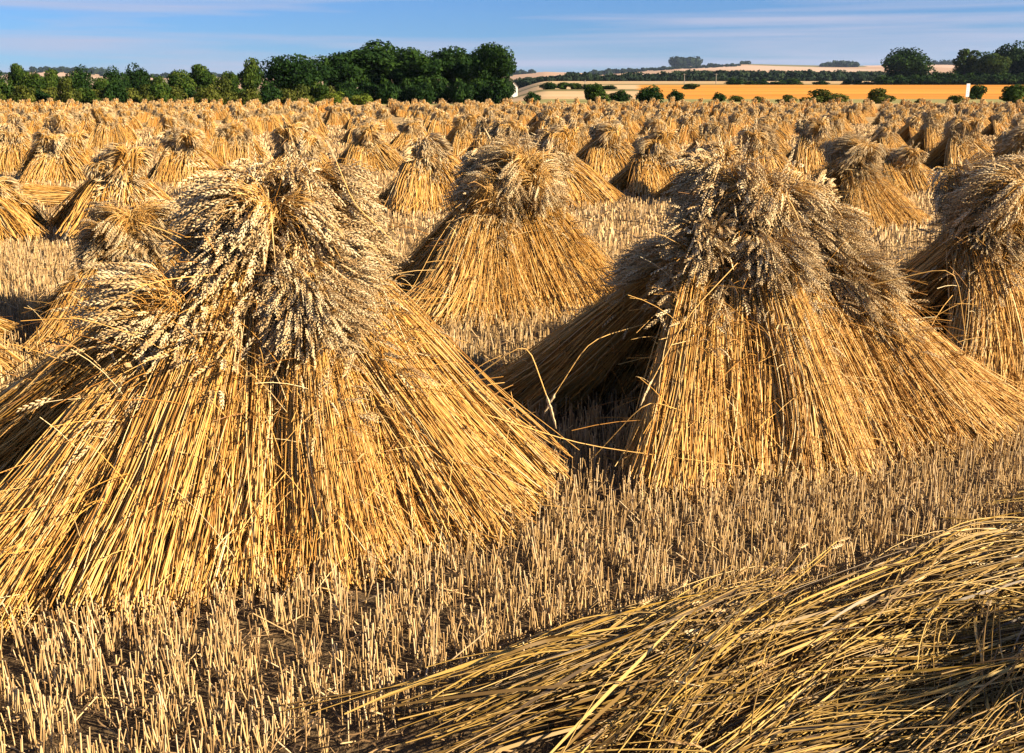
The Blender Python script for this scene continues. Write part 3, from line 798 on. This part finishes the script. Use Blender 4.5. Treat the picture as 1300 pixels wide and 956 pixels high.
# trees on the far edge of the orange field
plant('oak', 1134, 65, 68, 492, 'lone broad oak with dark domed crown at the edge of the orange field', seed=1)
gw = 'trees of the right-hand wood'
for k, (px, top, w, kd, lab) in enumerate([
    (1180, 92, 36, 'wood1', 'low dark tree filling the gap between oak and wood'),
    (1205, 64, 26, 'spindly', 'thin spindly tree sticking up at the left end of the wood'),
    (1213, 80, 44, 'wood0', 'green tree at the left end of the right-hand wood'),
    (1240, 68, 46, 'wood0', 'sunlit green tree in the middle of the right-hand wood'),
    (1256, 57, 44, 'wood1', 'highest rounded tree of the right-hand wood'),
    (1280, 62, 44, 'wood1', 'dark tree next to the right edge of the wood'),
    (1303, 60, 44, 'wood0', 'tree of the wood cut by the right edge of the photo'),
    (1330, 66, 44, 'wood1', 'tree of the wood just beyond the right edge')]):
    plant(kd, px, top, w, 486+(k % 3)*8, lab, group=gw, seed=k+2)
for k, px in enumerate(range(1108, 1330, 17)):
    plant('bushd', px, 93 if px > 1180 else 96, 34, 482, 'dark shaded understorey bush along the far edge of the orange field', 'bush', 'understorey bushes along the orange field', seed=k)
# bushes behind the orange field
for k, px in enumerate([713, 742, 728, 770, 869, 923, 944, 958, 973, 984, 997, 1030, 1061, 1088, 1075, 695]):
    far = px > 900
    plant('bushd' if k % 2 else 'bushm', px, (100 if far else 104)+(k*3 % 5), 17+(k*7 % 12), 498 if far else 330, ('dark hedgerow bush behind the orange field' if far else 'dark hedgerow bush in the pale fields right of the tall clump'), 'bush', 'hedgerow bushes behind the orange field' if far else 'hedgerow bushes in the pale fields', seed=k)
plant('mid0', 643, 96, 22, 300, 'small tree in the gap right of the tall clump', seed=4)

# far woodland belts: nobody could count these
def belt(name, label, segs, seed):
    rng = np.random.default_rng(seed); b = Buf()
    for (px0, px1, t0, t1, D, dd, n, leaf) in segs:
        nt_ = int(n)
        px = rng.uniform(px0, px1, nt_); top = np.interp(px, [px0, px1], [t0, t1]) + rng.normal(0, 1.3, nt_)
        y = D + rng.uniform(0, dd, nt_); x = (px-650)/1300*y; z = terrain(x, y)
        H = np.maximum(HC+(Y0-top)/1300*y - z, 3.0)
        for i in range(nt_):
            m = 80; d = nrm(rng.normal(size=(m, 3))); R = H[i]*.55
            P = np.stack([x[i]+d[:, 0]*R*1.3, y[i]+d[:, 1]*R*1.3, z[i]+H[i]*.5+d[:, 2]*H[i]*.5], 1)
            nn = nrm(d+rng.normal(0, .4, (m, 3))); t1_ = nrm(np.cross(nn, rng.normal(size=(m, 3)))); t2_ = np.cross(nn, t1_)
            s = leaf*rng.uniform(.6, 1.3, m)[:, None]
            v = np.stack([P-t1_*s-t2_*s, P+t1_*s-t2_*s*.7, P+t1_*s*.8+t2_*s, P-t1_*s+t2_*s*.8], 1).reshape(-1, 3)
            b.add(v, np.arange(m*4).reshape(-1, 4), rng.random()*.6+rng.random(m*4)*.3)
    tag(link(name, b.mesh(name, M['fol_far'], smooth=False)), label, 'woodland', kind='stuff')
belt('far_woodland', 'long dark belt of far-off woodland below the pale hills', [
    (655, 720, 103, 98, 860, 60, 60, .9), (720, 790, 95, 99, 860, 60, 60, .9), (790, 860, 95, 97, 900, 60, 60, .9), (850, 1110, 93, 94, 880, 80, 260, .9), (1100, 1330, 96, 94, 950, 80, 120, .9), (660, 1110, 102, 101, 820, 30, 160, .7)], 5)
belt('hill_woodland', 'blue hazy woods and tree clumps scattered on the far hills', [
    (850, 876, 78, 78, 3950, 60, 60, 3.4), (745, 905, 93, 87.5, 3400, 400, 190, 3.2), (876, 930, 87, 86, 3500, 200, 40, 2.8), (930, 940, 82, 82, 3900, 60, 10, 2.2), (1028, 1048, 84, 84, 3700, 80, 26, 3.), (1050, 1072, 83, 83, 3700, 80, 36, 3.), (650, 680, 92, 93, 3800, 100, 30, 2.6),
    (60, 150, 89, 91, 3900, 150, 160, 2.8), (1160, 1200, 82, 82, 3900, 100, 40, 2.6), (0, 60, 96, 95, 3600, 150, 50, 2.6), (-60, 650, 96, 96, 3500, 350, 420, 2.9)], 6)

# ------------------------------------------------------------------ house, board, poles
def box(buf, x0, x1, y0, y1, z0, z1, r=.5, m=0):
    v = [(x, y, z) for z in (z0, z1) for y in (y0, y1) for x in (x0, x1)]
    buf.add(v, [(0, 2, 3, 1), (4, 5, 7, 6), (0, 1, 5, 4), (2, 6, 7, 3), (0, 4, 6, 2), (1, 3, 7, 5)], r, m)
def house():
    D = 330; x = (650-650)/1300*D+.6; z = tz(x, D)
    H = HC+(Y0-103)/1300*D - z
    root = bpy.data.objects.new('cottage', None); COL.objects.link(root); root.location = (x, D, z); root.scale = (.38, .5, .62); root.rotation_euler = (0, 0, .25)
    tag(root, 'small white-walled cottage peeping out right of the tall tree clump', 'house')
    b = Buf(); box(b, -3.2, 3.2, 0, 6, 0, H)
    b.add([(-3.2, 0, H), (3.2, 0, H), (0, 0, H+2), (0, 0, H+2)], [(0, 1, 2, 3)], .5); b.add([(-3.2, 6, H), (3.2, 6, H), (0, 6, H+2), (0, 6, H+2)], [(1, 0, 3, 2)], .5)
    link('wall', b.mesh('wall', M['white'], False), root)
    r = Buf()
    for s in (-1, 1):
        v = [(s*3.6, -.3, H-.2), (0, -.3, H+2.05), (0, 6.3, H+2.05), (s*3.6, 6.3, H-.2), (s*3.6, -.3, H-.02), (0, -.3, H+2.25), (0, 6.3, H+2.25), (s*3.6, 6.3, H-.02)]
        r.add(v, [(0, 1, 2, 3), (4, 7, 6, 5), (0, 4, 5, 1), (2, 6, 7, 3), (0, 3, 7, 4)], .5)
    rf = link('roof', r.mesh('roof', M['tile'], False), root)
    c = Buf(); box(c, -.4, .4, 4.6, 5.3, H+1.5, H+3); link('chimney', c.mesh('chimney', M['tile'], False), rf)
    for wx in (-1.6, 1.4):
        w = Buf(); box(w, wx-.5, wx+.5, -.05, .02, H*.45, H*.45+1.1); fr = link('window', w.mesh('window', M['glass'], False), root)
house()
def board():
    D = 139; x = (1212-650)/1300*D; z = tz(x, D); root = bpy.data.objects.new('field_board', None); COL.objects.link(root)
    root.location = (x, D, z); root.rotation_euler = (0, 0, .15)
    tag(root, 'tall white board on a post at the margin of the orange field', 'sign')
    top = HC+(Y0-107)/1300*D-z
    b = Buf(); box(b, -.24, .24, -.03, .03, top-1.7, top); link('panel', b.mesh('panel', M['board'], False), root)
    b = Buf(); box(b, -.05, .05, .035, .12, 0, top-.2); link('post', b.mesh('post', M['pole'], False), root)
    b = Buf()
    for q in range(5): box(b, -.14, .10-.03*(q % 2), -.036, -.031, top-.4-.22*q, top-.30-.22*q)
    link('lettering', b.mesh('lettering', M['marks'], False), root)
board()
def pole(px, top, D, label):
    x = (px-650)/1300*D; z = tz(x, D); h = HC+(Y0-top)/1300*D-z
    root = bpy.data.objects.new('telegraph_pole', None); COL.objects.link(root); root.location = (x, D, z)
    tag(root, label, 'pole', 'telegraph poles beyond the fields')
    b = Buf(); tubes(b, np.array([[[0, 0, 0], [0, 0, h]]], float), np.array([[.2, .14]]), 8, .5, ref=np.array([[[1., 0, 0]]])); link('post', b.mesh('post', M['pole']), root)
    b = Buf(); box(b, -.9, .9, -.22, -.14, h-.6, h-.45); link('crossarm', b.mesh('crossarm', M['pole'], False), root)
pole(862, 95, 560, 'pale telegraph pole left of the other before the far woodland')
pole(901, 95, 560, 'pale telegraph pole right of the other before the far woodland')
pole(740, 103, 480, 'short telegraph pole beside the small hedgerow bushes')

# ------------------------------------------------------------------ haze
hz = Buf(); box(hz, -9600, 9600, -58, 8990, -3, 260)
m = bpy.data.materials.new('air_haze'); m.use_nodes = True; nt = m.node_tree
for n in list(nt.nodes): nt.nodes.remove(n)
o = nt.nodes.new('ShaderNodeOutputMaterial'); pv = nt.nodes.new('ShaderNodeVolumePrincipled')
pv.inputs['Color'].default_value = (.50, .68, 1.0, 1); pv.inputs['Density'].default_value = .00003; pv.inputs['Anisotropy'].default_value = .2
nt.links.new(pv.outputs[0], o.inputs['Volume'])
tag(link('haze', hz.mesh('haze', m, False)), kind='stuff')

# ------------------------------------------------------------------ light and sky
SUN_EL = math.radians(25); SUN_AZ = math.radians(111)    # clockwise from +Y
w = bpy.data.worlds.new('World'); SC.world = w; w.use_nodes = True; nt = w.node_tree; L = nt.links.new
bg = nt.nodes['Background']; sky = nt.nodes.new('ShaderNodeTexSky'); sky.sky_type = 'NISHITA'; sky.sun_disc = False
sky.sun_elevation = SUN_EL; sky.sun_rotation = SUN_AZ; sky.air_density = 1.0; sky.dust_density = .1; sky.ozone_density = 5
tc = nt.nodes.new('ShaderNodeTexCoord'); mp = nt.nodes.new('ShaderNodeMapping'); mp.inputs['Scale'].default_value = (1, 1, 26)
nz = nt.nodes.new('ShaderNodeTexNoise'); nz.inputs['Scale'].default_value = 2.2; nz.inputs['Detail'].default_value = 6; nz.inputs['Distortion'].default_value = .4
L(tc.outputs['Generated'], mp.inputs[0]); L(mp.outputs[0], nz.inputs['Vector'])
cr = ramp(nt, [(.42, (0, 0, 0)), (.64, (1.2, 1.2, 1.2))]); L(nz.outputs['Fac'], cr.inputs['Fac'])
mx = nt.nodes.new('ShaderNodeMix'); mx.data_type = 'RGBA'; L(cr.outputs[0], mx.inputs[0]); tint = nt.nodes.new('ShaderNodeMix'); tint.data_type = 'RGBA'; tint.blend_type = 'MULTIPLY'; tint.inputs[0].default_value = 1; tint.inputs[7].default_value = (.29, .455, .73, 1); L(sky.outputs[0], tint.inputs[6]); L(tint.outputs[2], mx.inputs[6]); mx.inputs[7].default_value = (2.9, 3.1, 4.1, 1)
L(mx.outputs[2], bg.inputs['Color']); bg.inputs['Strength'].default_value = .052
sd = bpy.data.lights.new('sun', 'SUN'); so = bpy.data.objects.new('sun', sd); COL.objects.link(so)
sd.energy = 5.0; sd.angle = math.radians(.5); sd.color = (1, .80, .54)
dirv = mathutils.Vector((-math.sin(SUN_AZ)*math.cos(SUN_EL), -math.cos(SUN_AZ)*math.cos(SUN_EL), -math.sin(SUN_EL)))
so.rotation_euler = dirv.to_track_quat('-Z', 'Y').to_euler()
vs = SC.view_settings; vs.view_transform = 'Standard'; vs.look = 'None'; vs.exposure = 1.8; vs.gamma = 1
print('verts', sum(len(me.vertices) for me in bpy.data.meshes), 'objects', len(bpy.data.objects))

cy = SC.cycles
cy.max_bounces = 4; cy.diffuse_bounces = 1; cy.glossy_bounces = 1; cy.transmission_bounces = 2; cy.volume_bounces = 0; cy.transparent_max_bounces = 4
